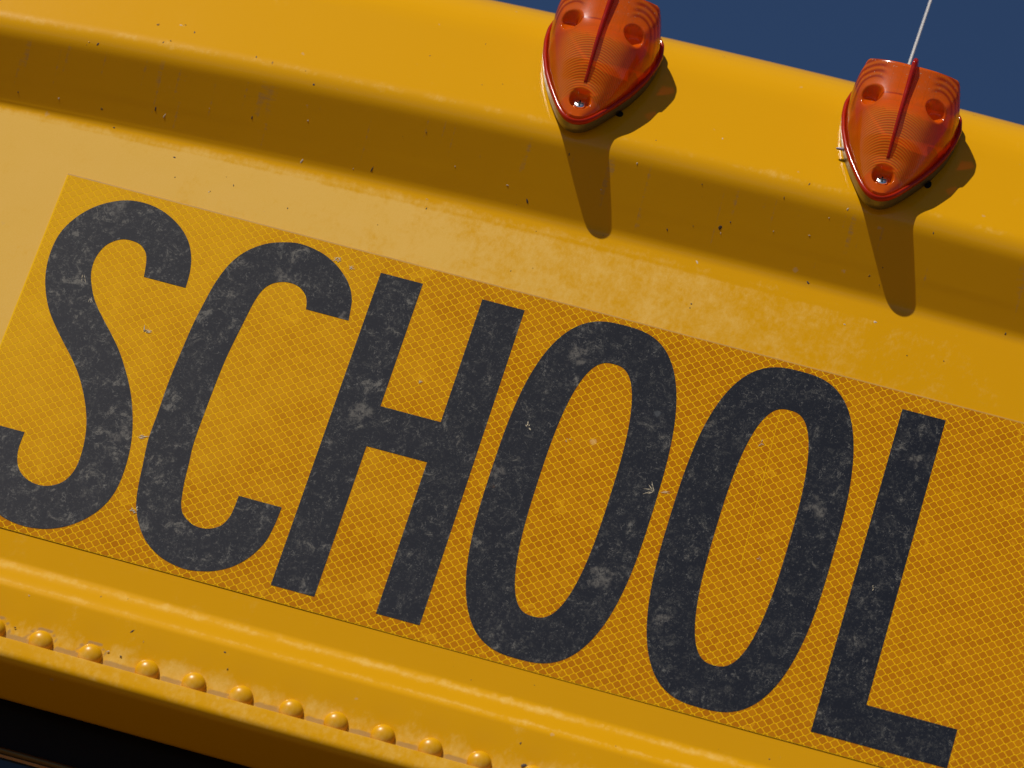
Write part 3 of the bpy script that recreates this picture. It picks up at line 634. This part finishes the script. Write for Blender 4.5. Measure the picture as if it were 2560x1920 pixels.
def build_lamp():
    P = outline(-2.2, 200); c = np.array([0.0, 50.0]); NR = 120
    rr = np.linspace(0, 1, NR + 1) ** 0.85
    V = [[0, 50, float(lens_h(np.array(0.0), np.array(50.0)))]]; F = []; MI = []; n = len(P)
    for r in rr[1:]:
        Q = c + (P - c) * r
        h = lens_h(Q[:, 0], Q[:, 1])
        if r == 1: h = np.full(n, 4.5)
        V += [[a, b, d] for a, b, d in zip(Q[:, 0], Q[:, 1], h)]
    for i in range(n): F.append([0, 1 + i, 1 + (i + 1) % n]); MI.append(0)
    for k in range(NR - 1):
        a = 1 + k * n
        for i in range(n): F.append([a + i, a + n + i, a + n + (i + 1) % n, a + (i + 1) % n]); MI.append(0)
    # rim bead
    b = len(V); m = 12; sec = [(-1.3 + 1.35 * math.cos(t), 5.6 + 2.0 * math.sin(t)) for t in [math.pi * 2 * k / m for k in range(m)]]
    for off, z in sec:
        Q = outline(off + 0.35, 200)
        V += [[x, y, z] for x, y in Q]
    for k in range(m):
        for i in range(n):
            a0 = b + k * n; a1 = b + ((k + 1) % m) * n
            F.append([a0 + i, a0 + (i + 1) % n, a1 + (i + 1) % n, a1 + i]); MI.append(1)
    # keel fin
    b = len(V); ks = np.linspace(24.0, 88.0, 60)
    prof = [(-1.9, -2.5), (-1.7, 0.0), (-1.45, 0.75), (-0.8, 1.0), (0, 1.05), (0.8, 1.0), (1.45, 0.75), (1.7, 0.0), (1.9, -2.5)]
    for s in ks:
        h0 = float(lens_h(np.array(1.2), np.array(min(s, 82.0)))); kh = np.interp(s, [24, 27, 45, 84, 88], [0.3, 1.3, 2.8, 5.0, 4.6])
        if s > 82: h0 -= (s - 82) * 0.4
        for (x, f) in prof: V.append([x * np.interp(s, [24, 84], [0.55, 1.05]), s, h0 + (f * kh if f >= 0 else f)])
    q = len(prof)
    for k in range(len(ks) - 1):
        for i in range(q - 1): F.append([b + k * q + i, b + k * q + i + 1, b + (k + 1) * q + i + 1, b + (k + 1) * q + i]); MI.append(2)
    F.append([b + i for i in range(q)][::-1]); MI.append(2)
    F.append([b + (len(ks) - 1) * q + i for i in range(q)]); MI.append(2)
    # small moulded step on the flat panel
    lens = (V, F, MI)
    # housing: side wall + reflector floor
    V = []; F = []; MI = []
    rings = [(-0.6, -2.5), (-0.2, 1.0), (0.0, 4.0), (0.0, 5.2), (-1.5, 5.6), (-4.2, 4.2), (-5.0, 2.0)]
    n = 200
    for off, z in rings:
        V += [[x, y, z] for x, y in outline(off, n)]
    for k in range(len(rings) - 1):
        for i in range(n): F.append([k * n + i, k * n + (i + 1) % n, (k + 1) * n + (i + 1) % n, (k + 1) * n + i]); MI.append(0 if k < 3 else 1)
    F.append([(len(rings) - 1) * n + i for i in range(n)]); MI.append(1)
    F.append([i for i in range(n)][::-1]); MI.append(0)
    for vv in (lens[0], V):
        for q_ in vv: q_[1] *= 0.94
    return lens, (V, F, MI)
(lv, lf, lm), (hv, hf, hm) = build_lamp()
def place(x, z, y=-30.0, roll=0.0):
    return Matrix.Translation(Vector((x, y, z)) * MM) @ Matrix.Rotation(roll, 4, 'Y') @ Matrix(((1, 0, 0, 0), (0, math.sin(LAM), -math.cos(LAM), 0), (0, math.cos(LAM), math.sin(LAM), 0), (0, 0, 0, 1)))
hous = mesh("marker_lamp", hv, hf, [M['housing'], M['floor']], mi=hm, mat=place(258.8, 307.9))
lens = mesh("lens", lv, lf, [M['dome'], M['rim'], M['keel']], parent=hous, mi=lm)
# screw with a cross recess
def screw_mesh(r=3.3):
    V = []; F = []; n = 48; rings = [(0, 1.0), (0.25, 1.0), (0.5, 0.93), (0.75, 0.75), (0.93, 0.45), (1.0, 0.1), (1.0, -1.5)]
    for rr_, z in rings:
        for i in range(n):
            t = 2 * math.pi * i / n; x, y = r * rr_ * math.cos(t), r * rr_ * math.sin(t)
            V.append([x, y, z * 0.7])
    for k in range(len(rings) - 1):
        for i in range(n): F.append([k * n + i, (k + 1) * n + i, (k + 1) * n + (i + 1) % n, k * n + (i + 1) % n])
    mi = [0] * len(F)
    for ang in (0.1, 0.1 + math.pi / 2):
        k = len(V); ca, sa = math.cos(ang), math.sin(ang)
        for (u, v) in ((-2.3, -0.5), (2.3, -0.5), (2.3, 0.5), (-2.3, 0.5)): V.append([u * ca - v * sa, u * sa + v * ca, 0.735 + 0.01 * ang])
        F.append([k, k + 1, k + 2, k + 3]); mi.append(1)
    return V, F, mi
sv, sf, sm = screw_mesh()
mesh("screw", sv, sf, [M['steel'], M['dark']], parent=hous, mi=sm, mat=Matrix.Translation((0, 0.0138, 0.0082)))
# rubber grommet peeping out under the right flank
gv_, gf_ = dome_mesh(5.0, 4.0, 20, 6)
mesh("grommet", gv_, gf_, M['dark'], parent=hous, mat=Matrix.Translation((0.0245, 0.0330, -0.0065)) @ Matrix.Rotation(math.radians(-90), 4, 'X') @ Matrix.Diagonal((0.9, 1, 1.4, 1)))
h2 = hous.copy(); COL.objects.link(h2); h2.matrix_local = Matrix.Translation(OFF) @ place(81.8, 307.4, roll=0.0)
for ch in list(hous.children):
    c = ch.copy(); COL.objects.link(c); c.parent = h2
    if ch.name.startswith('grommet'): c.scale = (0.45, 0.6, 0.5); c.location = (0.0215, 0.0270, -0.0045)
# wire stub beside the centre lamp
V, F = tube([(2.5, 0, 0), (3.2, 0, 0), (6, 0, 0), (12, 0, 0)], 1.0, 10)
for i, v in enumerate(V):
    k = i // 10; f = (0.3, 0.7, 1.0, 1.1)[k]; v[1] *= f; v[2] *= f
mesh("wire_stub", V, F, M['stub'], parent=hous, mat=Matrix.Translation((-0.0335, 0.0370, 0.002)) @ Matrix.Rotation(0.1, 4, 'Z'))

# ------------------------------------------------------------------ antenna on the roof
V = []; F = []; n = 12
pts = [(233.0, 150, 436, 7), (233.2, 150, 444, 6), (233.4, 150, 446, 1.6), (240.5, 150, 470, 0.9), (243.1, 150, 528, 0.62), (244.4, 150, 568, 0.6), (262, 150, 1100, 0.5)]
pts = [(240.0, 150, 430, 9), (240.1, 150, 446, 8), (240.2, 150, 450, 2.0), (241.2, 150, 470, 0.75), (243.1, 150, 528, 0.60), (244.4, 150, 568, 0.58), (261.5, 150, 1100, 0.5)]
for (x, y, z, r) in pts:
    for i in range(n):
        t = 2 * math.pi * i / n; V.append([x + r * math.cos(t), y + r * math.sin(t), z])
for k in range(len(pts) - 1):
    for i in range(n): F.append([k * n + i, k * n + (i + 1) % n, (k + 1) * n + (i + 1) % n, (k + 1) * n + i])
mesh("antenna", V, F, M['whip'])

# ------------------------------------------------------------------ ground
me = bpy.data.meshes.new("ground"); me.from_pydata([(-1500, -1500, 0), (1500, -1500, 0), (1500, 1500, 0), (-1500, 1500, 0)], [], [(0, 1, 2, 3)])
me.materials.append(M['bounce_ground']); go = bpy.data.objects.new("ground", me); COL.objects.link(go); go['kind'] = 'structure'  # out-of-view ground, added to bounce light onto the shaded paint
